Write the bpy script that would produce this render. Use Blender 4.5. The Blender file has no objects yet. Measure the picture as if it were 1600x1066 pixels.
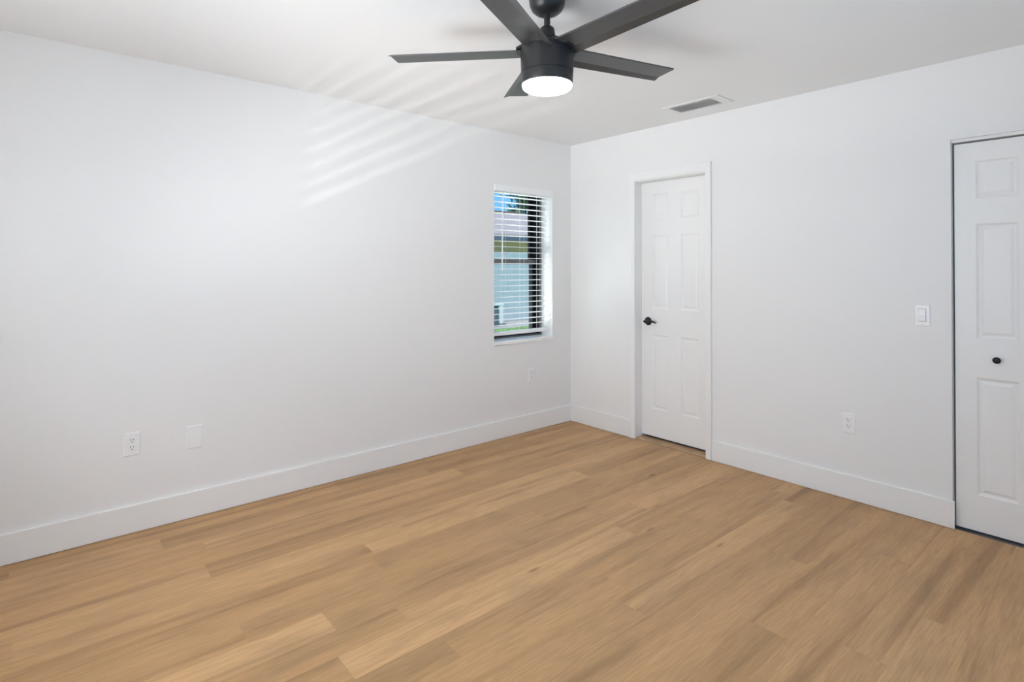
import bpy, bmesh, math, random
from mathutils import Vector, Matrix
random.seed(7)
S = bpy.context.scene
COL = S.collection
PI = math.pi

# ------------------------------------------------------------------ camera
F_PX = 880.516
YAW, PITCH, ROLL = 0.861897, 0.008144, 0.00028
CAM = Vector((-3.65807, -3.46239, 1.35746))
fw = Vector((math.cos(YAW)*math.cos(PITCH), math.sin(YAW)*math.cos(PITCH), math.sin(PITCH)))
rt = fw.cross(Vector((0, 0, 1))).normalized()
up = rt.cross(fw)
r2 = rt*math.cos(ROLL) + up*math.sin(ROLL)
u2 = -rt*math.sin(ROLL) + up*math.cos(ROLL)
cd = bpy.data.cameras.new('camera')
cd.sensor_width = 36
cd.lens = F_PX*36/1600
cd.shift_y = -(533-410.6)/1600
cd.clip_start = 0.02
cam = bpy.data.objects.new('camera', cd)
COL.objects.link(cam)
m3 = Matrix((r2, u2, -fw)).transposed()
cam.matrix_world = Matrix.Translation(CAM) @ m3.to_4x4()
S.camera = cam

# ------------------------------------------------------------------ colour management, world, sun, daylight and added fill
S.view_settings.view_transform = 'Standard'
S.view_settings.look = 'None'
S.view_settings.gamma = 1
S.view_settings.exposure = 0.67
S.view_settings.use_curve_mapping = False
S.cycles.max_bounces = 14
S.cycles.diffuse_bounces = 10
S.cycles.transparent_max_bounces = 32

W = bpy.data.worlds.new('world')
S.world = W
W.use_nodes = True
nt = W.node_tree
nt.nodes.clear()
wo = nt.nodes.new('ShaderNodeOutputWorld')
bg = nt.nodes.new('ShaderNodeBackground')
tc = nt.nodes.new('ShaderNodeTexCoord')
sx = nt.nodes.new('ShaderNodeSeparateXYZ')
sky = nt.nodes.new('ShaderNodeValToRGB')            # clear sky: paler towards the horizon
sky.color_ramp.elements[0].position = 0.0
sky.color_ramp.elements[0].color = (0.21, 0.48, 0.78, 1)
sky.color_ramp.elements[1].position = 0.30
sky.color_ramp.elements[1].color = (0.08, 0.28, 0.66, 1)
nt.links.new(tc.outputs['Generated'], sx.inputs[0])
nt.links.new(sx.outputs[2], sky.inputs['Fac'])
nt.links.new(sky.outputs[0], bg.inputs['Color'])
bg.inputs['Strength'].default_value = 1.0
nt.links.new(bg.outputs[0], wo.inputs['Surface'])


def lamp(name, kind, loc, aim, energy, color=(1, 1, 1), **kw):
    d = bpy.data.lights.new(name, kind)
    d.energy = energy
    d.color = color
    for k, v in kw.items():
        setattr(d, k, v)
    o = bpy.data.objects.new(name, d)
    COL.objects.link(o)
    o.location = loc
    o.rotation_euler = (Vector(aim)-Vector(loc)).to_track_quat('-Z', 'Y').to_euler()
    return o


DAY = (0.95, 0.985, 1.005)
lamp('sun', 'SUN', (4, -3, 12), (1.5, 1.5, 5), 2.6, (1, 0.94, 0.85), angle=0.009)
# fill at a back window added for light, and daylight through the side window
lamp('back_window_fill', 'AREA', (-2.1, -3.83, 1.3), (-2.1, 0, 1.3), 2.5, DAY, shape='RECTANGLE', size=2.3, size_y=1.5)
lamp('daylight_side', 'AREA', (-4.25, -1.75, 1.385), (-3.5, -1.65, 2.0), 14, DAY, shape='RECTANGLE', size=1.4, size_y=1.0)
# added fill beam to the far corner, as if turned up by the slats
lamp('far_corner_fill', 'AREA', (-4.20, -1.6, 1.3), (-0.6, -0.7, 2.3), 6.0, DAY, shape='RECTANGLE', size=1.0, size_y=1.0, spread=math.radians(80))
# light thrown up by the bright paving outside the side window
lamp('paving_bounce', 'AREA', (-5.5, -2.0, 0.05), (-4.2, -2.0, 1.0), 160, DAY, shape='RECTANGLE', size=1.4, size_y=0.7)
# two added lamps outside the small window, out of view, brighten the corner
lamp('yard_fill_low', 'AREA', (-1.0, 1.5, -0.10), (-0.5, 0, 1.6), 210, (1, 0.99, 0.97), shape='RECTANGLE', size=2.4, size_y=1.2)
lamp('yard_fill_side', 'AREA', (-2.2, 1.5, 1.2), (-0.4, 0, 1.3), 13, (1, 0.99, 0.97), shape='RECTANGLE', size=1.6, size_y=2.0)
# sunlight thrown up through the side window by wet paving outside it
lamp('sun_glint', 'SPOT', (-5.75, -1.84, 0.08), (-1.95, 0, 1.80), 150, (1, 0.98, 0.95),
     spot_size=math.radians(36), spot_blend=0.8, shadow_soft_size=0.012)
LAMP_STRENGTH = 36.0

# ------------------------------------------------------------------ materials


def mat(name, rgb, rough=0.5, metal=0.0, spec=0.5, noise=None, bump=None, emit=None, coat=0):
    m = bpy.data.materials.new(name)
    m.use_nodes = True
    n = m.node_tree
    b = n.nodes['Principled BSDF']
    b.inputs['Base Color'].default_value = (*rgb, 1)
    b.inputs['Roughness'].default_value = rough
    b.inputs['Metallic'].default_value = metal
    b.inputs['Specular IOR Level'].default_value = spec
    b.inputs['Coat Weight'].default_value = coat
    tc = n.nodes.new('ShaderNodeTexCoord')
    if noise:
        scale, amt = noise
        t = n.nodes.new('ShaderNodeTexNoise')
        t.inputs['Scale'].default_value = scale
        t.inputs['Detail'].default_value = 5
        n.links.new(tc.outputs['Object'], t.inputs['Vector'])
        r = n.nodes.new('ShaderNodeValToRGB')
        r.color_ramp.elements[0].position = 0.3
        r.color_ramp.elements[1].position = 0.7
        r.color_ramp.elements[0].color = (*[c*(1-amt) for c in rgb], 1)
        r.color_ramp.elements[1].color = (*[min(1, c*(1+amt)) for c in rgb], 1)
        n.links.new(t.outputs['Fac'], r.inputs['Fac'])
        n.links.new(r.outputs['Color'], b.inputs['Base Color'])
    if bump:
        scale, st = bump
        t = n.nodes.new('ShaderNodeTexNoise')
        t.inputs['Scale'].default_value = scale
        t.inputs['Detail'].default_value = 3
        n.links.new(tc.outputs['Object'], t.inputs['Vector'])
        bp = n.nodes.new('ShaderNodeBump')
        bp.inputs['Strength'].default_value = st
        bp.inputs['Distance'].default_value = 0.002
        n.links.new(t.outputs['Fac'], bp.inputs['Height'])
        n.links.new(bp.outputs['Normal'], b.inputs['Normal'])
    if emit:
        b.inputs['Emission Color'].default_value = (*emit[0], 1)
        b.inputs['Emission Strength'].default_value = emit[1]
    return m


M = {}
M['wall'] = mat('wall_paint', (0.826, 0.82, 0.811), 0.55, spec=0.3, bump=(140, 0.08))
M['ceiling'] = mat('ceiling_paint', (0.835, 0.84, 0.842), 0.7, spec=0.2, bump=(90, 0.12))
M['trim'] = mat('trim_gloss_paint', (0.85, 0.847, 0.838), 0.35, spec=0.4)
M['door'] = mat('door_paint', (0.85, 0.846, 0.835), 0.4, spec=0.4)
M['black'] = mat('matte_black_metal', (0.017, 0.0172, 0.0175), 0.40, spec=0.5)
M['blade'] = mat('black_blade_finish', (0.045, 0.0455, 0.046), 0.32, spec=0.6, noise=(60, 0.1))
M['lens'] = mat('opal_lens', (0.9, 0.9, 0.9), 0.3, emit=((1, 0.99, 0.97), LAMP_STRENGTH))
M['plastic'] = mat('white_plastic', (0.86, 0.86, 0.86), 0.3, spec=0.5)
M['slot'] = mat('socket_slot', (0.03, 0.03, 0.03), 0.6)
M['dark'] = mat('gap_dark', (0.10, 0.10, 0.10), 0.8)
M['gap_shade'] = mat('vent_shadow_gap', (0.58, 0.58, 0.58), 0.8)
M['vent'] = mat('vent_enamel', (0.78, 0.78, 0.78), 0.4)
M['slat'] = mat('blind_vinyl', (0.88, 0.885, 0.89), 0.4, spec=0.4)
M['cord'] = mat('blind_cord', (0.75, 0.75, 0.75), 0.8)
M['sill'] = mat('sill_marble', (0.90, 0.90, 0.895), 0.25, spec=0.5, noise=(9, 0.05))
M['bronze'] = mat('bronze_frame', (0.006, 0.0065, 0.008), 0.6, spec=0.15)
M['bronze_lit'] = mat('bronze_lit_paint', (0.10, 0.09, 0.088), 0.4, spec=0.5)  # same frame bronze, painted lighter for room light on its front
M['orb'] = mat('oil_rubbed_bronze', (0.016, 0.015, 0.015), 0.35, metal=0.3, spec=0.5)
M['threshold'] = mat('oak_threshold', (0.42, 0.27, 0.15), 0.5, noise=(14, 0.15))
M['steel'] = mat('brushed_steel', (0.5, 0.5, 0.5), 0.35, metal=0.9)


def glass_mat():
    m = bpy.data.materials.new('window_glass')
    m.use_nodes = True
    n = m.node_tree
    n.nodes.clear()
    o = n.nodes.new('ShaderNodeOutputMaterial')
    mx = n.nodes.new('ShaderNodeMixShader')
    t = n.nodes.new('ShaderNodeBsdfTransparent')
    t.inputs[0].default_value = (0.90, 0.95, 0.95, 1)
    g = n.nodes.new('ShaderNodeBsdfGlossy')
    g.inputs['Roughness'].default_value = 0.02
    lw = n.nodes.new('ShaderNodeFresnel')
    lw.inputs['IOR'].default_value = 1.2
    n.links.new(lw.outputs[0], mx.inputs[0])
    n.links.new(t.outputs[0], mx.inputs[1])
    n.links.new(g.outputs[0], mx.inputs[2])
    n.links.new(mx.outputs[0], o.inputs[0])
    return m


M['glass'] = glass_mat()


def floor_mat():
    m = bpy.data.materials.new('oak_planks')
    m.use_nodes = True
    n = m.node_tree
    N, Lk = n.nodes.new, n.links.new
    b = n.nodes['Principled BSDF']
    at = N('ShaderNodeAttribute')
    at.attribute_name = 'plank'
    sp = N('ShaderNodeSeparateColor')
    Lk(at.outputs['Color'], sp.inputs[0])
    geo = N('ShaderNodeNewGeometry')
    xyz = N('ShaderNodeSeparateXYZ')
    Lk(geo.outputs['Position'], xyz.inputs[0])

    def math_(op, a, b_=None, c=None):
        k = N('ShaderNodeMath')
        k.operation = op
        for i, v in enumerate((a, b_, c)):
            if v is None:
                continue
            if isinstance(v, (int, float)):
                k.inputs[i].default_value = v
            else:
                Lk(v, k.inputs[i])
        return k.outputs[0]

    def coords(sx, sy):
        c = N('ShaderNodeCombineXYZ')
        Lk(math_('MULTIPLY_ADD', xyz.outputs[0], sx, math_('MULTIPLY', sp.outputs[1], 57)), c.inputs[0])
        Lk(math_('MULTIPLY_ADD', xyz.outputs[1], sy, math_('MULTIPLY', sp.outputs[2], 91)), c.inputs[1])
        return c.outputs[0]

    def noise(vec, detail, rough, dist=0.0):
        t = N('ShaderNodeTexNoise')
        t.inputs['Scale'].default_value = 1
        t.inputs['Detail'].default_value = detail
        t.inputs['Roughness'].default_value = rough
        t.inputs['Distortion'].default_value = dist
        Lk(vec, t.inputs['Vector'])
        return t.outputs['Fac']

    broad = noise(coords(0.55, 11), 3, 0.55, 0.6)      # wide cathedral streaks
    fine = noise(coords(7, 130), 5, 0.7, 0.6)      # pores
    patch = noise(coords(2.2, 6), 2, 0.5, 0.8)
    # base tone of the plank
    r0 = N('ShaderNodeValToRGB')
    e = r0.color_ramp.elements
    e[0].position, e[1].position = 0.0, 1.0
    e[0].color = (0.425, 0.253, 0.118, 1)
    e[1].color = (0.63, 0.388, 0.194, 1)
    x = e.new(0.5)
    x.color = (0.555, 0.332, 0.158, 1)
    Lk(sp.outputs[0], r0.inputs['Fac'])
    # streaks
    r1 = N('ShaderNodeValToRGB')
    e = r1.color_ramp.elements
    e[0].position, e[1].position = 0.33, 0.68
    e[0].color = (0.70, 0.67, 0.64, 1)
    e[1].color = (1.10, 1.10, 1.10, 1)
    x = e.new(0.46)
    x.color = (0.97, 0.965, 0.955, 1)
    Lk(broad, r1.inputs['Fac'])
    mx = N('ShaderNodeMix')
    mx.data_type = 'RGBA'
    mx.blend_type = 'MULTIPLY'
    mx.inputs['Factor'].default_value = 0.85
    Lk(r0.outputs[0], mx.inputs['A'])
    Lk(r1.outputs[0], mx.inputs['B'])
    r2_ = N('ShaderNodeValToRGB')
    e = r2_.color_ramp.elements
    e[0].position, e[1].position = 0.30, 0.62
    e[0].color = (0.80, 0.775, 0.75, 1)
    e[1].color = (1.03, 1.03, 1.03, 1)
    Lk(fine, r2_.inputs['Fac'])
    mx2 = N('ShaderNodeMix')
    mx2.data_type = 'RGBA'
    mx2.blend_type = 'MULTIPLY'
    mx2.inputs['Factor'].default_value = 1
    Lk(mx.outputs['Result'], mx2.inputs['A'])
    Lk(r2_.outputs[0], mx2.inputs['B'])
    r3 = N('ShaderNodeValToRGB')
    e = r3.color_ramp.elements
    e[0].position, e[1].position = 0.30, 0.55
    e[0].color = (0.86, 0.88, 0.90, 1)
    e[1].color = (1, 1, 1, 1)
    Lk(patch, r3.inputs['Fac'])
    mx3 = N('ShaderNodeMix')
    mx3.data_type = 'RGBA'
    mx3.blend_type = 'MULTIPLY'
    mx3.inputs['Factor'].default_value = 1
    Lk(mx2.outputs['Result'], mx3.inputs['A'])
    Lk(r3.outputs[0], mx3.inputs['B'])
    # sparse knots
    vo = N('ShaderNodeTexVoronoi')
    vo.inputs['Scale'].default_value = 1
    Lk(coords(2.6, 8.5), vo.inputs['Vector'])
    r4 = N('ShaderNodeValToRGB')
    e = r4.color_ramp.elements
    e[0].position, e[1].position = 0.03, 0.13
    e[0].color = (0.50, 0.45, 0.40, 1)
    e[1].color = (1, 1, 1, 1)
    Lk(vo.outputs['Distance'], r4.inputs['Fac'])
    sel = N('ShaderNodeSeparateColor')
    Lk(vo.outputs['Color'], sel.inputs[0])
    pick = math_('GREATER_THAN', sel.outputs[0], 0.80)
    mxk = N('ShaderNodeMix')
    mxk.data_type = 'RGBA'
    mxk.blend_type = 'MULTIPLY'
    Lk(pick, mxk.inputs['Factor'])
    Lk(mx3.outputs['Result'], mxk.inputs['A'])
    Lk(r4.outputs[0], mxk.inputs['B'])
    mx3 = mxk
    # seams between rows of planks
    fr = math_('FRACT', math_('DIVIDE', math_('ADD', xyz.outputs[1], 2.13+14), 0.14))
    edge = math_('ABSOLUTE', math_('SUBTRACT', fr, 0.5))
    seam = math_('GREATER_THAN', edge, 0.4955)
    mx4 = N('ShaderNodeMix')
    mx4.data_type = 'RGBA'
    mx4.blend_type = 'MULTIPLY'
    Lk(math_('MULTIPLY', seam, 0.22), mx4.inputs['Factor'])
    Lk(mx3.outputs['Result'], mx4.inputs['A'])
    mx4.inputs['B'].default_value = (0.45, 0.4, 0.36, 1)
    Lk(mx4.outputs['Result'], b.inputs['Base Color'])
    b.inputs['Roughness'].default_value = 0.45
    b.inputs['Specular IOR Level'].default_value = 0.28
    bp = N('ShaderNodeBump')
    bp.inputs['Strength'].default_value = 0.12
    bp.inputs['Distance'].default_value = 0.001
    Lk(fine, bp.inputs['Height'])
    Lk(bp.outputs['Normal'], b.inputs['Normal'])
    return m


M['floor'] = floor_mat()


def stripes_mat(name, c1, c2, scale, axis, width=0.1, rough=0.6, noise=0.06):
    """thin regular joints (c2) on a ground of c1 along one axis of the object"""
    m = bpy.data.materials.new(name)
    m.use_nodes = True
    n = m.node_tree
    N, Lk = n.nodes.new, n.links.new
    b = n.nodes['Principled BSDF']
    tc = N('ShaderNodeTexCoord')
    s = N('ShaderNodeSeparateXYZ')
    Lk(tc.outputs['Object'], s.inputs[0])
    a = N('ShaderNodeMath')
    a.operation = 'MULTIPLY'
    Lk(s.outputs[axis], a.inputs[0])
    a.inputs[1].default_value = scale
    f = N('ShaderNodeMath')
    f.operation = 'FRACT'
    Lk(a.outputs[0], f.inputs[0])
    g = N('ShaderNodeMath')
    g.operation = 'LESS_THAN'
    Lk(f.outputs[0], g.inputs[0])
    g.inputs[1].default_value = width
    t = N('ShaderNodeTexNoise')
    t.inputs['Scale'].default_value = 6
    t.inputs['Detail'].default_value = 6
    Lk(tc.outputs['Object'], t.inputs['Vector'])
    r = N('ShaderNodeValToRGB')
    r.color_ramp.elements[0].color = (*[c*(1-noise*3) for c in c1], 1)
    r.color_ramp.elements[1].color = (*[c*(1+noise*3) for c in c1], 1)
    Lk(t.outputs['Fac'], r.inputs['Fac'])
    mx = N('ShaderNodeMix')
    mx.data_type = 'RGBA'
    Lk(g.outputs[0], mx.inputs['Factor'])
    Lk(r.outputs[0], mx.inputs['A'])
    mx.inputs['B'].default_value = (*c2, 1)
    Lk(mx.outputs['Result'], b.inputs['Base Color'])
    b.inputs['Roughness'].default_value = rough
    return m


M['shingle'] = stripes_mat('roof_shingles', (0.48, 0.375, 0.34), (0.26, 0.22, 0.23), 5.0, 1, 0.12, 0.9)
M['fence'] = mat('fence_blue_grey', (0.40, 0.455, 0.47), 0.6, noise=(3, 0.06))
M['stucco'] = mat('yellow_stucco', (0.80, 0.68, 0.27), 0.8, noise=(12, 0.06))
M['fascia'] = mat('slate_fascia', (0.10, 0.12, 0.15), 0.5)
M['ridge'] = mat('ridge_strip', (0.22, 0.15, 0.13), 0.9)
M['grass'] = mat('lawn', (0.22, 0.36, 0.09), 0.9, noise=(7, 0.45))
M['gravel'] = mat('gravel', (0.50, 0.43, 0.38), 0.9, noise=(30, 0.4))
M['leaf'] = mat('leaf', (0.10, 0.19, 0.05), 0.6, noise=(1.4, 0.5))
M['bark'] = mat('bark', (0.14, 0.10, 0.07), 0.9, noise=(10, 0.3))
M['acbody'] = mat('painted_cabinet', (0.62, 0.68, 0.62), 0.5)
M['actop'] = mat('cabinet_lid', (0.72, 0.76, 0.76), 0.4)
M['acgrille'] = stripes_mat('dark_coil_grille', (0.16, 0.19, 0.20), (0.05, 0.06, 0.06), 40, 2, 0.4, 0.5)
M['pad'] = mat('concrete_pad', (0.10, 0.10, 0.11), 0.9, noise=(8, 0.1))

# ------------------------------------------------------------------ geometry helpers


def link(name, bm, m, parent=None, smooth=False, bevel=None, loc=None):
    me = bpy.data.meshes.new(name)
    bmesh.ops.recalc_face_normals(bm, faces=bm.faces)
    bm.to_mesh(me)
    bm.free()
    me.materials.append(m)
    if smooth:
        for p in me.polygons:
            p.use_smooth = True
    o = bpy.data.objects.new(name, me)
    COL.objects.link(o)
    if parent:
        o.parent = parent
    if loc is not None:
        o.location = loc
    if bevel:
        b = o.modifiers.new('bevel', 'BEVEL')
        b.width = bevel
        b.segments = 2
        b.limit_method = 'ANGLE'
        b.angle_limit = math.radians(40)
    if smooth:
        e = o.modifiers.new('edge', 'EDGE_SPLIT')
        e.split_angle = math.radians(38)
    return o


def box(bm, x0, x1, y0, y1, z0, z1):
    vs = [bm.verts.new((x, y, z)) for z in (z0, z1) for y in (y0, y1) for x in (x0, x1)]
    for f in ((0, 1, 3, 2), (4, 5, 7, 6), (0, 1, 5, 4), (2, 3, 7, 6), (0, 2, 6, 4), (1, 3, 7, 5)):
        bm.faces.new([vs[i] for i in f])


def bx(*a):
    bm = bmesh.new()
    box(bm, *a)
    return bm


def lathe(bm, prof, seg=48, c=(0, 0, 0)):
    """revolve (radius, z) pairs about the z axis through c"""
    rings = []
    for r, z in prof:
        if r < 1e-6:
            rings.append([bm.verts.new((c[0], c[1], c[2]+z))])
        else:
            rings.append([bm.verts.new((c[0]+r*math.cos(2*PI*i/seg), c[1]+r*math.sin(2*PI*i/seg), c[2]+z)) for i in range(seg)])
    for a, b in zip(rings, rings[1:]):
        for i in range(seg):
            j = (i+1) % seg
            if len(a) == 1 and len(b) == 1:
                continue
            if len(a) == 1:
                bm.faces.new((a[0], b[j], b[i]))
            elif len(b) == 1:
                bm.faces.new((a[i], a[j], b[0]))
            else:
                bm.faces.new((a[i], a[j], b[j], b[i]))


def tube(bm, pts, rad, seg=10):
    """round bar along points; rad a number or one per point"""
    pts = [Vector(p) for p in pts]
    if not hasattr(rad, '__len__'):
        rad = [rad]*len(pts)
    rings = []
    for i, p in enumerate(pts):
        d = (pts[min(i+1, len(pts)-1)]-pts[max(i-1, 0)]).normalized()
        a = d.cross(Vector((0, 0, 1)))
        if a.length < 1e-4:
            a = d.cross(Vector((0, 1, 0)))
        a.normalize()
        b = d.cross(a)
        rings.append([bm.verts.new(p+(a*math.cos(2*PI*k/seg)+b*math.sin(2*PI*k/seg))*rad[i]) for k in range(seg)])
    for a, b in zip(rings, rings[1:]):
        for k in range(seg):
            bm.faces.new((a[k], a[(k+1) % seg], b[(k+1) % seg], b[k]))
    bm.faces.new(rings[0])
    bm.faces.new(rings[-1])


def xf(bm, mtx):
    bmesh.ops.transform(bm, matrix=mtx, verts=bm.verts)
    return bm


def empty(name, loc=(0, 0, 0)):
    o = bpy.data.objects.new(name, None)
    o.empty_display_size = 0.1
    o.location = loc
    COL.objects.link(o)
    return o


def tag(o, label=None, cat=None, group=None, kind=None):
    if label:
        o['label'] = label
    if cat:
        o['category'] = cat
    if group:
        o['group'] = group
    if kind:
        o['kind'] = kind
    return o


def struct(name, bm, m, parent=None, label=None, cat=None, **kw):
    o = link(name, bm, m, parent, **kw)
    if parent is None:
        tag(o, label, cat, kind='structure')
    return o


H = 2.44
XL, YB = -4.2, -3.75        # far ends of the room, behind the camera
WT = 0.30                   # block outside wall

# ------------------------------------------------------------------ floor of planks
KNOWN = {0: -1.827, -1: -0.954, -3: -1.55, -4: -0.59, 8: -0.885, 9: -0.654, 6: -1.526, 10: -1.524, 7: -2.44, 5: -2.777}
TONES = {(-1, 1): 0.22, (0, 0): 0.3, (0, 1): 0.75, (-3, 0): 0.15, (6, 1): 0.25, (10, 1): 0.3, (7, 0): 0.35, (5, 0): 0.8, (5, 1): 0.3}
bm = bmesh.new()
cl = bm.loops.layers.float_color.new('plank')
rnd = random.Random(21)
y = -2.13-0.14*12
k = -12
while y < 0:
    a, b = max(y, YB), min(y+0.14, 0.0)
    if b > a:
        j0 = KNOWN.get(k, rnd.uniform(-1.8, -0.6))
        js = [j0+i*1.52 for i in range(-4, 4)]
        js = [q for q in js if XL < q < 0]
        cuts = [XL]+js+[0.0]
        for x0, x1 in zip(cuts, cuts[1:]):
            idx = 1 if x0 >= j0-1e-6 else 0
            tone = rnd.betavariate(3.5, 3.5)
            if abs(x0-j0) < 1e-6 or abs(x1-j0) < 1e-6:
                tone = TONES.get((k, idx), tone)
            f = bm.faces.new([bm.verts.new(v) for v in ((x0, a, 0), (x1, a, 0), (x1, b, 0), (x0, b, 0))])
            c = (tone, rnd.random(), rnd.random(), 1)
            for lp in f.loops:
                lp[cl] = c
    y += 0.14
    k += 1
fo = struct('floor', bm, M['floor'], label='light oak plank floor running toward the corner door', cat='floor')
# bare slab under the planks and under both doors
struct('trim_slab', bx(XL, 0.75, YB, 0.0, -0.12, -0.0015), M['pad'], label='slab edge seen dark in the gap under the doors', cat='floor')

struct('ceiling', bx(XL-WT, 0.95, YB-1.6, WT, H, H+0.12), M['ceiling'], label='plain white painted ceiling over the whole room, with an added overhang against the sun', cat='ceiling')  # runs on past the back wall as an added, unseen overhang blocking sun

# ------------------------------------------------------------------ walls
WX0, WX1, WZ0, WZ1, WZ2 = -0.875, -0.230, 0.768, 2.012, 2.085      # window in the left wall
bm = bmesh.new()
box(bm, XL-WT, WX0, 0, WT, -0.12, H)
box(bm, WX1, 0.95, 0, WT, -0.12, H)
box(bm, WX0, WX1, 0, WT, -0.12, WZ0-0.028)
box(bm, WX0, WX1, 0, 0.112, WZ1, H)
box(bm, WX0, WX1, 0.112, WT, WZ2, H)
struct('wall_left', bm, M['wall'], label='long white wall on the left with the small window', cat='wall')

DY0, DY1, DZ = -0.700, -1.318, 2.047                   # door opening in the right wall
CY0, CY1, CZ = -2.721, -3.420, 2.025                   # closet opening
T = 0.13
bm = bmesh.new()
box(bm, 0, T, DY0, 0, -0.12, H)
box(bm, 0, T, CY0, DY1, -0.12, H)
box(bm, 0, T, YB, CY1, -0.12, H)
box(bm, 0, T, DY1, DY0, DZ, H)
box(bm, 0, T, CY1, CY0, CZ, H)
struct('wall_right', bm, M['wall'], label='white wall on the right with the panelled doors', cat='wall')
bm = bmesh.new()                                        # rooms behind the doors: back and cheeks
box(bm, 0.75, 0.85, YB, 0, -0.12, H)
box(bm, T, 0.75, -1.60, -1.52, -0.12, H)
box(bm, T, 0.75, YB-0.08, YB, -0.12, H)
struct('wall_closet', bm, M['wall'], label='wall of the closet and passage behind the right wall', cat='wall')

# unseen walls behind the camera; the wide window opening is added for light
BX0, BX1, BZ0, BZ1 = -3.3, -0.95, 0.5, 2.1
bm = bmesh.new()
box(bm, XL-WT, BX0, YB-WT, YB, -0.12, H)
box(bm, BX1, 0.95, YB-WT, YB, -0.12, H)
box(bm, BX0, BX1, YB-WT, YB, -0.12, BZ0)
box(bm, BX0, BX1, YB-WT, YB, BZ1, H)
struct('wall_back', bm, M['wall'], label='white wall behind the camera with an added wide window opening', cat='wall')
SY0, SY1, SZ0, SZ1 = -2.75, -1.0, 0.68, 2.0
bm = bmesh.new()
box(bm, XL-WT, XL, YB, SY0, -0.12, H)
box(bm, XL-WT, XL, SY1, 0, -0.12, H)
box(bm, XL-WT, XL, SY0, SY1, -0.12, SZ0)
box(bm, XL-WT, XL, SY0, SY1, SZ1, H)
struct('wall_side', bm, M['wall'], label='white wall behind the camera on the left with a window', cat='wall')
bm = bmesh.new()                                        # blind slats of that side window
for i in range(29):
    z = SZ0+0.03+i*0.0455
    box(bm, XL-0.07, XL-0.02, SY0+0.005, SY1-0.005, z, z+0.003)
sb = link('window_blind', bm, M['slat'])
tag(sb, 'white horizontal blind in the side window behind the camera', 'blind')
sb['kind'] = 'structure'

# ------------------------------------------------------------------ baseboards
BH, BT = 0.143, 0.014


def baseboard(name, x0, x1, y0, y1, label):
    bm = bx(x0, x1, y0, y1, 0.0015, BH)
    struct(name, bm, M['trim'], label=label, cat='baseboard', bevel=0.003)


baseboard('baseboard_left', XL, 0, -BT, 0, 'tall flat white baseboard along the left wall')
baseboard('baseboard_corner', -BT, 0, DY0+0.047, -BT, 'short white baseboard between the corner and the door casing')
baseboard('baseboard_right', -BT, 0, CY0-0.011, DY1-0.047, 'white baseboard from the door casing to the closet')
baseboard('baseboard_back', XL, 0, YB, YB+BT, 'white baseboard along the wall behind the camera')
baseboard('baseboard_side', XL, XL+BT, YB+BT, -BT, 'white baseboard under the side window behind the camera')

# ------------------------------------------------------------------ doors


def panel_door(w, h, th, cols, rows):
    """slab in local (u = width, v = thickness, z): face at v=0 looks to -v, raised panels in cells"""
    bm = bmesh.new()
    us = sorted({0.0, w} | {c for a in cols for c in a})
    zs = sorted({0.0, h} | {c for a in rows for c in a})

    def q(pts):
        bm.faces.new([bm.verts.new(p) for p in pts])
    for i in range(len(us)-1):
        for j in range(len(zs)-1):
            a, b, c, d = us[i], us[i+1], zs[j], zs[j+1]
            ispan = any(abs(a-p[0]) < 1e-6 and abs(b-p[1]) < 1e-6 for p in cols) and any(abs(c-p[0]) < 1e-6 and abs(d-p[1]) < 1e-6 for p in rows)
            if not ispan:
                q(((a, 0, c), (b, 0, c), (b, 0, d), (a, 0, d)))
                continue
            prev = (0.0, 0.0)
            for ins, dep in ((0.010, 0.007), (0.017, 0.008), (0.032, 0.003), (None, 0.003)):
                i0, d0 = prev
                if ins is None:
                    q(((a+i0, d0, c+i0), (b-i0, d0, c+i0), (b-i0, d0, d-i0), (a+i0, d0, d-i0)))
                    break
                o = [(a+i0, d0, c+i0), (b-i0, d0, c+i0), (b-i0, d0, d-i0), (a+i0, d0, d-i0)]
                n_ = [(a+ins, dep, c+ins), (b-ins, dep, c+ins), (b-ins, dep, d-ins), (a+ins, dep, d-ins)]
                for k_ in range(4):
                    q((o[k_], o[(k_+1) % 4], n_[(k_+1) % 4], n_[k_]))
                prev = (ins, dep)
    q(((0, th, 0), (w, th, 0), (w, th, h), (0, th, h)))
    q(((0, 0, 0), (w, 0, 0), (w, th, 0), (0, th, 0)))
    q(((0, 0, h), (w, 0, h), (w, th, h), (0, th, h)))
    q(((0, 0, 0), (0, th, 0), (0, th, h), (0, 0, h)))
    q(((w, 0, 0), (w, th, 0), (w, th, h), (w, 0, h)))
    bmesh.ops.remove_doubles(bm, verts=bm.verts, dist=1e-5)
    # u -> -y, v -> +x
    for v in bm.verts:
        u, d, z = v.co
        v.co = (d, -u, z)
    return bm


# six panel door at the corner
DX = 0.082
dw = (DY0-0.003)-(DY1+0.003)
d1 = struct('door_1', panel_door(dw, 2.004, 0.035, [(0.100, 0.252), (0.357, 0.510)],
            [(0.215, 0.800), (1.005, 1.580), (1.705, 1.905)]), M['door'],
            label='white six panel door with black lever near the corner', cat='door', loc=(DX, DY0-0.003, 0.028))
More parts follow.
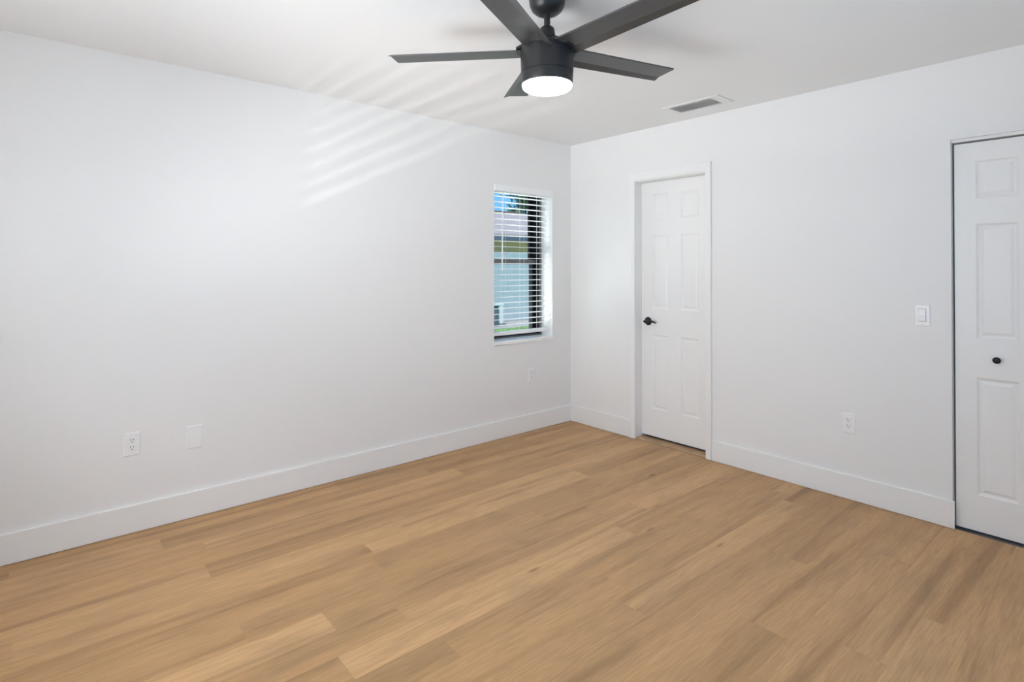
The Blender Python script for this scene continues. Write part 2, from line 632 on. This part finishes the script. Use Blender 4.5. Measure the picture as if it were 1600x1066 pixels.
# black lever handle
hy, hz = -0.064, 0.902
bm = bmesh.new()
lathe(bm, [(0, 0), (0.031, 0), (0.033, 0.003), (0.033, 0.006), (0.028, 0.011), (0.014, 0.014), (0.012, 0.018), (0.012, 0.048), (0, 0.048)], 32)
xf(bm, Matrix.Translation((0, hy, hz)) @ Matrix.Rotation(-PI/2, 4, 'Y'))
hd = link('door_handle', bm, M['orb'], d1, smooth=True)
tag(hd, 'black lever handle')
bm = bmesh.new()
pts = [(-0.044, hy+0.008, hz), (-0.049, hy, hz), (-0.050, hy-0.015, hz+0.001), (-0.050, hy-0.035, hz+0.006), (-0.050, hy-0.058, hz+0.007),
       (-0.049, hy-0.080, hz+0.002), (-0.046, hy-0.100, hz-0.007)]
tube(bm, pts, [0.010, 0.012, 0.010, 0.0085, 0.008, 0.0075, 0.005], 12)
link('lever', bm, M['orb'], hd, smooth=True)
# hinge-side stop and jambs
bm = bmesh.new()
box(bm, -0.0, T, DY0-0.0025, DY0+0.02, 0.0, DZ)
box(bm, -0.0, T, DY1-0.02, DY1+0.0025, 0.0, DZ)
box(bm, -0.0, T, DY1-0.02, DY0+0.02, DZ-0.0105, DZ+0.02)
box(bm, DX-0.012, DX-0.001, DY1, DY0-0.0, DZ-0.013, DZ)
struct('trim_1', bm, M['trim'], label='white jamb lining the six panel door opening', cat='door jamb')
CW, CT = 0.047, 0.016
bm = bmesh.new()
cp = [(0.0, 0.0), (-0.010, 0.0), (-0.012, 0.010), (-CT, 0.030), (-CT, CW), (0.0, CW)]   # (x, distance from the opening)
path = [(DY0-0.002, 1, 0.0015), (DY0-0.002, 1, DZ-0.002), (DY1+0.002, -1, DZ-0.002), (DY1+0.002, -1, 0.0015)]
rings = []
for i, (yy, sg, zz) in enumerate(path):
    top_ = i in (1, 2)
    rings.append([bm.verts.new((x_, yy+sg*d_, zz+(d_*1.28 if top_ else 0))) for x_, d_ in cp])
for a_, b_ in zip(rings, rings[1:]):
    for i in range(len(cp)):
        j = (i+1) % len(cp)
        bm.faces.new((a_[i], a_[j], b_[j], b_[i]))
bm.faces.new(rings[0])
bm.faces.new(rings[-1])
struct('trim_2', bm, M['trim'], label='white casing around the six panel door', cat='door casing', bevel=0.0025)
# oak threshold
bm = bmesh.new()
prof = [(0.0, 0.0), (0.004, 0.008), (0.015, 0.0115), (0.10, 0.0115), (0.112, 0.006), (0.114, 0.0)]
ring = []
for yv in (DY0-0.003, DY1+0.003):
    ring.append([bm.verts.new((x_, yv, z_)) for x_, z_ in prof])
for i in range(len(prof)-1):
    bm.faces.new((ring[0][i], ring[0][i+1], ring[1][i+1], ring[1][i]))
bm.faces.new(ring[0])
bm.faces.new(ring[1])
bm.faces.new((ring[0][0], ring[0][-1], ring[1][-1], ring[1][0]))
struct('trim_3', bm, M['threshold'], label='oak threshold strip under the six panel door', cat='threshold', loc=(0.004, 0, 0))

# closet bifold pair (second leaf mostly outside the picture)
LW = 0.341
for i, nm in enumerate(('door_2', 'door_3')):
    y0 = CY0-0.009-i*(LW+0.003)
    d2 = struct(nm, panel_door(LW, 1.992, 0.032, [(0.088, 0.253)], [(0.185, 0.785), (0.985, 1.572), (1.700, 1.895)]), M['door'],
                label=('white three panel closet leaf with a small black knob', 'second white closet leaf beyond the picture edge')[i],
                cat='closet door', loc=(0.030, y0, 0.009))
    if i == 0:
        bm = bmesh.new()
        lathe(bm, [(0, 0), (0.009, 0), (0.009, 0.002), (0.006, 0.004), (0.0055, 0.012), (0.012, 0.016), (0.0165, 0.021), (0.0165, 0.025),
                   (0.012, 0.030), (0.005, 0.0318), (0, 0.032)], 32)
        xf(bm, Matrix.Translation((0, -0.170, 0.884)) @ Matrix.Rotation(-PI/2, 4, 'Y'))
        kb = link('door_knob', bm, M['orb'], d2, smooth=True)
        tag(kb, 'small round black knob')
bm = bmesh.new()
box(bm, 0.012, 0.075, CY1, CY0, CZ-0.016, CZ-0.0005)
struct('trim_4', bm, M['trim'], label='white track header over the closet leaves', cat='closet track')

# ------------------------------------------------------------------ window in the left wall
FY0, FY1 = 0.137, 0.272
win = empty('window_1', (WX0, FY0, WZ0))
tag(win, 'small dark framed single hung window in the left wall', 'window', kind='structure')


def wlink(name, bm, m, parent=win, **kw):
    """children of the window keep world shapes by an offset"""
    off = win.location if parent is win else Vector((0, 0, 0))
    if parent is win:
        xf(bm, Matrix.Translation(-off))
    else:
        xf(bm, Matrix.Translation(-win.location))
    return link(name, bm, m, parent, **kw)


FB = 0.027
bm = bmesh.new()
box(bm, WX0, WX0+FB, FY0, FY1, WZ0, WZ2)
box(bm, WX1-FB, WX1, FY0, FY1, WZ0, WZ2)
box(bm, WX0+FB, WX1-FB, FY0, FY1, WZ2-FB, WZ2)
box(bm, WX0+FB, WX1-FB, FY0, FY1, WZ0, WZ0+0.012)
wf = wlink('window_frame', bm, M['bronze'])
bm = bmesh.new()
box(bm, WX0, WX0+FB, FY0-0.004, FY0-0.0004, WZ0, WZ2)
box(bm, WX1-FB, WX1, FY0-0.004, FY0-0.0004, WZ0, WZ2)
box(bm, WX0+FB, WX1-FB, FY0-0.004, FY0-0.0004, WZ0, WZ0+0.012)
fl = wlink('frame_front_lit', bm, M['bronze_lit'], wf)  # thin overlay that carries the lit grey of the frame front
tag(fl, 'front of the frame, painted grey as if lit from the room')
MZ = 1.404


def sash(name, y0, y1, z0, z1, sw=0.032):
    bm = bmesh.new()
    a, b = WX0+FB, WX1-FB
    box(bm, a, a+sw, y0, y1, z0, z1)
    box(bm, b-sw, b, y0, y1, z0, z1)
    box(bm, a+sw, b-sw, y0, y1, z0, z0+0.026)
    box(bm, a+sw, b-sw, y0, y1, z1-0.035, z1)
    o = wlink(name, bm, M['bronze'])
    g = bx(a+sw, b-sw, (y0+y1)/2-0.002, (y0+y1)/2+0.002, z0+0.026, z1-0.035)
    wlink('pane', g, M['glass'], o)
    return o


us = sash('sash', 0.225, 0.252, MZ-0.018, WZ2-FB)
ls = sash('sash', 0.190, 0.217, WZ0+0.012, MZ+0.02)
bm = bx(WX0+FB, WX1-FB, 0.183, 0.1895, 1.383, 1.426)
wlink('meeting_rail', bm, M['bronze_lit'])  # room light on the rail is put into its grey colour
tag(bpy.data.objects['meeting_rail'], 'meeting rail across the middle, painted grey as if lit from the room')
struct('trim_5', bx(WX0+0.0015, WX1-0.0015, -0.014, FY0+0.02, WZ0-0.028, WZ0-0.0003), M['sill'], label='white marble sill under the small window', cat='window sill', bevel=0.003)

# ------------------------------------------------------------------ blind in the window
bl = empty('window_blind', (WX0, 0, WZ0))
tag(bl, 'white horizontal slat blind lowered inside the small window', 'blind')
o0 = Matrix.Translation(-bl.location)
SX0, SX1 = WX0+0.007, WX1-0.006
YC = 0.060
# valance + headrail
link('valance', xf(bx(WX0+0.001, WX1-0.001, -0.010, 0.006, 1.965, 2.018), o0), M['slat'], bl, bevel=0.002)
link('headrail', xf(bx(SX0, SX1, 0.020, 0.100, 1.962, WZ1-0.001), o0), M['slat'], bl)
bm = bmesh.new()
nseg = 6
for s in (0, 1):
    pass
top, bot = [], []
for i in range(nseg+1):
    t = i/nseg
    yy = -0.025+0.05*t
    zc = 0.0022*(1-(2*t-1)**2)
    top.append((yy, zc+0.0014))
    bot.append((yy, zc-0.0014))
loop = top+bot[::-1]
va = [bm.verts.new((SX0, YC+a, b)) for a, b in loop]
vb = [bm.verts.new((SX1, YC+a, b)) for a, b in loop]
for i in range(len(loop)):
    j = (i+1) % len(loop)
    bm.faces.new((va[i], va[j], vb[j], vb[i]))
bm.faces.new(va)
bm.faces.new(vb[::-1])
xf(bm, Matrix.Translation((-bl.location.x, -bl.location.y, 0)))
slat0 = link('slat', bm, M['slat'], bl)
for i in range(24):
    s = slat0 if i == 0 else slat0.copy()
    if i:
        COL.objects.link(s)
    s.location.z = 1.933-0.0455*i-bl.location.z
link('bottom_rail', xf(bx(SX0, SX1, YC-0.027, YC+0.027, 0.808, 0.836), o0), M['slat'], bl, bevel=0.004)
for x in (-0.728, -0.528, -0.333):
    bm = bmesh.new()
    for yy in (YC-0.0275, YC+0.0275):
        tube(bm, [(x, yy, 1.965), (x, yy, 0.836)], 0.0011, 6)
    for i in range(24):
        z = 1.933-0.0455*i-0.0016
        box(bm, x-0.0012, x+0.0012, YC-0.0275, YC+0.0275, z-0.0012, z-0.0002)
    link('ladder_cord', xf(bm, o0), M['cord'], bl)
bm = bmesh.new()
tube(bm, [(-0.768, 0.018, 1.968), (-0.769, 0.018, 1.92), (-0.777, 0.016, 1.36), (-0.778, 0.016, 1.33)], [0.003, 0.0042, 0.0042, 0.005], 8)
link('tilt_wand', xf(bm, o0), M['slat'], bl, smooth=True)

# ------------------------------------------------------------------ wall plates


def to_wall(wall, a, z):
    """local plate: x right, y out of the wall is -y; returns the matrix that seats it on a wall"""
    if wall == 'left':
        return Matrix.Translation((a, 0, z))
    return Matrix.Translation((0, a, z)) @ Matrix.Rotation(-PI/2, 4, 'Z')


def plate(w, h):
    bm = bmesh.new()
    d = 0.006
    o = [(-w/2, -h/2), (w/2, -h/2), (w/2, h/2), (-w/2, h/2)]
    A = [bm.verts.new((x, 0, z)) for x, z in o]
    B = [bm.verts.new((x, -0.003, z)) for x, z in o]
    C_ = [bm.verts.new((x*(1-0.010/w), -d, z*(1-0.010/h))) for x, z in o]
    for P, Q in ((A, B), (B, C_)):
        for i in range(4):
            bm.faces.new((P[i], P[(i+1) % 4], Q[(i+1) % 4], Q[i]))
    bm.faces.new(C_)
    bm.faces.new(A)
    return bm


def screw(parent, z, rad=0.0032):
    bm = bmesh.new()
    lathe(bm, [(0, 0.0002), (rad, 0.0002), (rad*0.8, 0.0012), (0, 0.0014)], 12)
    xf(bm, Matrix.Translation((0, -0.006, z)) @ Matrix.Rotation(PI/2, 4, 'X'))
    link('screw', bm, M['plastic'], parent)


def outlet(wall, a, z, label):
    r = empty('wall_outlet')
    r.matrix_world = to_wall(wall, a, z)
    tag(r, label, 'outlet', 'duplex outlets low on the walls')
    link('cover_plate', plate(0.072, 0.118), M['plastic'], r)
    rc = link('receptacle', bx(-0.0170, 0.0170, -0.0085, -0.0050, -0.034, 0.034), M['plastic'], r, bevel=0.001)
    for s in (1, -1):
        c = s*0.0185
        bm = bmesh.new()
        box(bm, -0.0078, -0.0050, -0.0089, -0.0084, c+0.001, c+0.010)
        box(bm, 0.0050, 0.0078, -0.0089, -0.0084, c+0.002, c+0.009)
        q = bmesh.new()
        lathe(q, [(0, 0), (0.0028, 0), (0.0028, 0.0005), (0, 0.0005)], 10)
        xf(q, Matrix.Translation((0, -0.0084, c-0.0065)) @ Matrix.Rotation(PI/2, 4, 'X'))
        tmp = bpy.data.meshes.new('tmp')
        q.to_mesh(tmp)
        q.free()
        bm.from_mesh(tmp)
        bpy.data.meshes.remove(tmp)
        link('socket_slots', bm, M['slot'], rc)
    screw(r, 0.048)
    screw(r, -0.048)
    return r


outlet('left', -3.252, 0.4515, 'white duplex outlet on the left wall beside the blank plate')
outlet('left', -0.481, 0.459, 'white duplex outlet on the wall below the small window')
outlet('right', -2.2335, 0.4435, 'white duplex outlet on the right wall between the door and the closet')

bp_ = empty('blank_cover_plate')
bp_.matrix_world = to_wall('left', -2.970, 0.434)
tag(bp_, 'plain blank white cover plate on the left wall right of the outlet', 'wall plate')
link('cover_plate', plate(0.079, 0.124), M['plastic'], bp_)
screw(bp_, 0.030)
screw(bp_, -0.030)

sw = empty('light_switch')
sw.matrix_world = to_wall('right', -2.5955, 1.1005)
tag(sw, 'white rocker light switch on the right wall beside the closet', 'light switch')
link('cover_plate', plate(0.072, 0.118), M['plastic'], sw)
bm = bmesh.new()
v = [(-0.0165, -0.0055), (-0.0165, -0.0105), (0.0165, -0.0105), (0.0165, -0.0055)]
zz = [(-0.033, 0.000), (0.0, -0.0015), (0.033, 0.0025)]
rings = []
for z, dep in zz:
    rings.append([bm.verts.new((-0.0165, -0.0055, z)), bm.verts.new((-0.0165, -0.0095+dep, z)), bm.verts.new((0.0165, -0.0095+dep, z)), bm.verts.new((0.0165, -0.0055, z))])
for a_, b_ in zip(rings, rings[1:]):
    for i in range(4):
        bm.faces.new((a_[i], a_[(i+1) % 4], b_[(i+1) % 4], b_[i]))
bm.faces.new(rings[0])
bm.faces.new(rings[-1])
link('rocker', bm, M['plastic'], sw)
bm = bmesh.new()
for a_ in ((-0.0178, -0.0165, -0.0345, 0.0345), (0.0165, 0.0178, -0.0345, 0.0345), (-0.0178, 0.0178, -0.0345, -0.0332), (-0.0178, 0.0178, 0.0332, 0.0345)):
    box(bm, a_[0], a_[1], -0.0066, -0.0058, a_[2], a_[3])
link('rocker_gap', bm, M['dark'], sw)  # dark strips drawn on the plate around the rocker
screw(sw, 0.048)
screw(sw, -0.048)

# ------------------------------------------------------------------ ceiling register
vx0, vx1, vy0, vy1 = -0.395, -0.185, -1.630, -1.222
vt = empty('air_vent', ((vx0+vx1)/2, (vy0+vy1)/2, H))
tag(vt, 'white louvred air vent in the ceiling near the door', 'air vent')
o0 = Matrix.Translation(-vt.location)
lx0, lx1, ly0, ly1 = -0.362, -0.218, -1.560, -1.258
bm = bmesh.new()
for a_ in ((vx0, lx0, vy0, vy1), (lx1, vx1, vy0, vy1), (lx0, lx1, vy0, ly0), (lx0, lx1, ly1, vy1)):
    box(bm, *a_, H-0.006, H)
link('vent_frame', xf(bm, o0), M['vent'], vt, bevel=0.002)
link('vent_gap_shade', xf(bx(lx0, lx1, ly0, ly1, H-0.0012, H-0.0002), o0), M['gap_shade'], vt)  # flat sheet; its grey is painted shade between the louvres
for i in range(16):
    yy = ly0+0.010+i*(ly1-ly0-0.02)/15
    bm = bx(-(lx1-lx0)/2, (lx1-lx0)/2, -0.0085, 0.0085, -0.0006, 0.0006)
    xf(bm, Matrix.Translation(((lx0+lx1)/2, yy, H-0.0075)) @ Matrix.Rotation(math.radians(24), 4, 'X'))
    link('louvre', xf(bm, o0), M['vent'], vt)

# ------------------------------------------------------------------ ceiling fan
HX, HY, HZ = -2.0867, -1.8458, 2.2255
fan = empty('ceiling_fan', (HX, HY, H))
tag(fan, 'black five blade ceiling fan with a lit round lamp', 'ceiling fan')


def flink(name, bm, m, parent=fan, **kw):
    return link(name, xf(bm, Matrix.Translation((0, 0, HZ-H))), m, parent, **kw)


ct = H-HZ
bm = bmesh.new()
lathe(bm, [(0, ct), (0.0715, ct), (0.0725, ct-0.012), (0.070, ct-0.034), (0.061, ct-0.053), (0.046, ct-0.066), (0.030, ct-0.072), (0.024, ct-0.073), (0, ct-0.073)])
flink('canopy', bm, M['black'], smooth=True)
bm = bmesh.new()
lathe(bm, [(0, ct-0.070), (0.0125, ct-0.070), (0.0125, 0.07), (0, 0.07)], 24)
flink('downrod', bm, M['black'], smooth=True)
bm = bmesh.new()
lathe(bm, [(0, 0.092), (0.024, 0.092), (0.029, 0.086), (0.033, 0.060), (0.041, 0.030), (0.044, 0.020), (0, 0.020)], 40)
flink('yoke_cover', bm, M['black'], smooth=True)
bm = bmesh.new()
lathe(bm, [(0, 0.026), (0.070, 0.026), (0.098, 0.022), (0.107, 0.014), (0.1085, 0.004), (0.1040, -0.092), (0, -0.092)], 64)
flink('motor_housing', bm, M['black'], smooth=True)
bm = bmesh.new()
lathe(bm, [(0, -0.0935), (0.1035, -0.0935), (0.1035, -0.100), (0.1020, -0.134), (0.1005, -0.138), (0.094, -0.138), (0, -0.136)], 64)
lk_ = flink('light_kit', bm, M['black'], smooth=True)
bm = bmesh.new()
lathe(bm, [(0.0985, -0.1365), (0.0995, -0.143), (0.0975, -0.150), (0.088, -0.157), (0.065, -0.163), (0.035, -0.166), (0, -0.167)], 64)
ln = flink('lamp_lens', bm, M['lens'], lk_, smooth=True)
tag(ln, 'glowing white round lens')
BR, BW, BT = 0.640, 0.125, -0.067
TWEAK = [(0.0155, 0.0009), (0.0010, 0.0105), (-0.0102, 0.0281), (0.0154, -0.0081), (-0.0217, -0.0352)]   # each arm sits a little differently
for kk in range(5):
    ang = -0.1976+kk*2*PI/5+TWEAK[kk][0]
    rise = math.sin(0.0336-TWEAK[kk][1])
    bm = bmesh.new()
    w = BW/2
    rings = []
    for r_ in [0.094, 0.20, 0.40, BR-0.008, BR]:
        q_ = (r_-0.094)/(BR-0.094)
        fold = 0.0276+(0.0351-0.0276)*q_
        dr = 0.0126+(0.0076-0.0126)*q_
        prof = [(-w, 0), (fold, 0), (w, -dr), (w, 0.003-dr), (fold, 0.006), (-w, 0.006)]
        sh = 0.95 if r_ == BR else 1.0
        rings.append([bm.verts.new((r_, t*sh*math.cos(BT)-0.0038, t*math.sin(BT)+z+rise*(r_-0.094)-0.0047)) for t, z in prof])
    n_ = 6
    for a_, b_ in zip(rings, rings[1:]):
        for i in range(n_):
            bm.faces.new((a_[i], a_[(i+1) % n_], b_[(i+1) % n_], b_[i]))
    bm.faces.new(rings[0])
    bm.faces.new(rings[-1])
    rot = Matrix.Rotation(ang, 4, 'Z')
    xf(bm, rot)
    bo = flink('fan_blade', bm, M['blade'], bevel=0.0012)
    bm = bmesh.new()
    pr = [(-0.048, -0.004), (0.030, -0.008), (0.056, 0.004), (0.056, 0.016), (-0.048, 0.012)]
    ra = [bm.verts.new((0.080, t+0.006, z)) for t, z in pr]
    rb = [bm.verts.new((0.122, t*0.55+0.002, z*0.6-0.002)) for t, z in pr]
    for i in range(5):
        bm.faces.new((ra[i], ra[(i+1) % 5], rb[(i+1) % 5], rb[i]))
    bm.faces.new(ra)
    bm.faces.new(rb)
    xf(bm, rot)
    flink('blade_bracket', bm, M['black'], bo)

# ------------------------------------------------------------------ outside the window
GZ = -0.15
struct('ground_lawn', bx(-6, 30, 0.35, 7.24, GZ-0.1, GZ), M['grass'], label='green lawn between the house and the gravel', cat='lawn')
struct('ground_gravel', bx(-6, 30, 7.24, 24, GZ-0.1, GZ), M['gravel'], label='pale gravel strip at the foot of the fence', cat='gravel')

# boarded fence
fe = empty('garden_fence', (0, 8.5, GZ))
tag(fe, 'blue grey boarded fence seen through the small window', 'fence')
for i in range(34):
    x = 1.0+i*0.30
    bm = bx(x+0.002, x+0.298, 0.0, 0.022, 0.01, 1.93)
    link('fence_board', bm, M['fence'], fe)
bm = bx(0.9, 11.3, 0.022, 0.06, 1.70, 1.79)
link('fence_rail', bm, M['fence'], fe)

# neighbour's house
hs_ = empty('neighbour_house', (0, 11.0, GZ))
tag(hs_, 'low yellow house with grey shingle roof beyond the fence', 'house')
link('house_wall', bx(-4, 22, 0.0, 0.3, 0, 2.62), M['stucco'], hs_)
link('fascia', bx(-4.6, 22.6, -0.66, -0.60, 2.37, 2.56), M['fascia'], hs_)
link('soffit', bx(-4.6, 22.6, -0.60, 0.0, 2.50, 2.54), M['actop'], hs_)
bm = bmesh.new()
e0, e1, ez, rz = -0.68, 2.66, 2.575, 3.69
pr = [(e0, ez), (e1, rz), (e1+3.3, ez), (e1+3.3, ez-0.06), (e1, rz-0.06), (e0, ez-0.04)]
ra = [bm.verts.new((-4.6, a_, b_)) for a_, b_ in pr]
rb = [bm.verts.new((22.6, a_, b_)) for a_, b_ in pr]
for i in range(len(pr)):
    j = (i+1) % len(pr)
    bm.faces.new((ra[i], ra[j], rb[j], rb[i]))
bm.faces.new(ra)
bm.faces.new(rb)
link('roof', bm, M['shingle'], hs_)
link('ridge_strip', bx(-4.6, 11.3, e1-0.12, e1+0.12, rz-0.05, rz+0.03), M['ridge'], hs_)  # dark brown strip along part of the ridge


def tree(label, x, y, base, cz, rx, rz_, n, seed, leaf, group):
    rn = random.Random(seed)
    root = empty('leafy_tree', (x, y, base))
    tag(root, label, 'tree', group)
    bm = bmesh.new()
    h = cz-base
    tube(bm, [(0, 0, 0), (0.05, 0, h*0.4), (0, 0.05, h*0.8), (0.1, 0, h)], [0.16, 0.13, 0.09, 0.04], 8)
    for i in range(7):
        a = rn.uniform(0, 2*PI)
        tube(bm, [(0, 0, h*rn.uniform(0.45, 0.8)), (math.cos(a)*rx*0.4, math.sin(a)*rx*0.4, h*0.95), (math.cos(a)*rx*0.8, math.sin(a)*rx*0.8, h+rz_*rn.uniform(-0.2, 0.6))], [0.06, 0.04, 0.015], 6)
    link('trunk', bm, M['bark'], root)
    bm = bmesh.new()
    clumps = []
    for i in range(26):
        a, b = rn.uniform(0, 2*PI), rn.uniform(-1, 1)
        q = rn.random()**0.5*0.85
        s_ = math.sqrt(1-b*b)
        clumps.append((math.cos(a)*s_*rx*q, math.sin(a)*s_*rx*q, h+b*rz_*q, rn.uniform(0.25, 0.45)*rz_))
    for i in range(n):
        cx, cy, cz_, cr = rn.choice(clumps)
        d = Vector((rn.gauss(0, 1), rn.gauss(0, 1), rn.gauss(0, 0.8)))*cr*0.55
        c = Vector((cx, cy, cz_))+d
        s_ = leaf*rn.uniform(0.6, 1.3)
        u = Vector((rn.gauss(0, 1), rn.gauss(0, 1), rn.gauss(0, 1))).normalized()
        v_ = u.orthogonal().normalized()
        bm.faces.new([bm.verts.new(c+u*s_), bm.verts.new(c+v_*s_*0.45), bm.verts.new(c-u*s_), bm.verts.new(c-v_*s_*0.45)])
    link('foliage', bm, M['leaf'], root)


tree('tall loose tree against the sky over the ridge', 17.9, 20.5, GZ, 5.55, 1.9, 1.35, 2600, 4, 0.11, 'trees behind the house')
tree('low dense tree showing just above the ridge at left', 15.4, 19.0, GZ, 3.75, 1.7, 0.85, 2400, 9, 0.11, 'trees behind the house')

# condenser cabinet on its pad
ac = empty('outdoor_condenser', (5.17, 8.06, GZ))
tag(ac, 'pale outdoor condenser cabinet in front of the fence', 'air conditioner')
link('pad', bx(-0.52, 0.52, -0.41, 0.41, 0.0, 0.06), M['pad'], ac)
link('cabinet', bx(-0.34, 0.34, -0.32, 0.32, 0.06, 0.52), M['acgrille'], ac)
for sx in (-1, 1):
    for sy in (-1, 1):
        link('corner_post', bx(sx*0.38-0.07, sx*0.38+0.07, sy*0.34-0.03, sy*0.34+0.03, 0.06, 0.53), M['acbody'], ac, bevel=0.01)
link('lid', bx(-0.46, 0.46, -0.38, 0.38, 0.53, 0.585), M['actop'], ac, bevel=0.012)
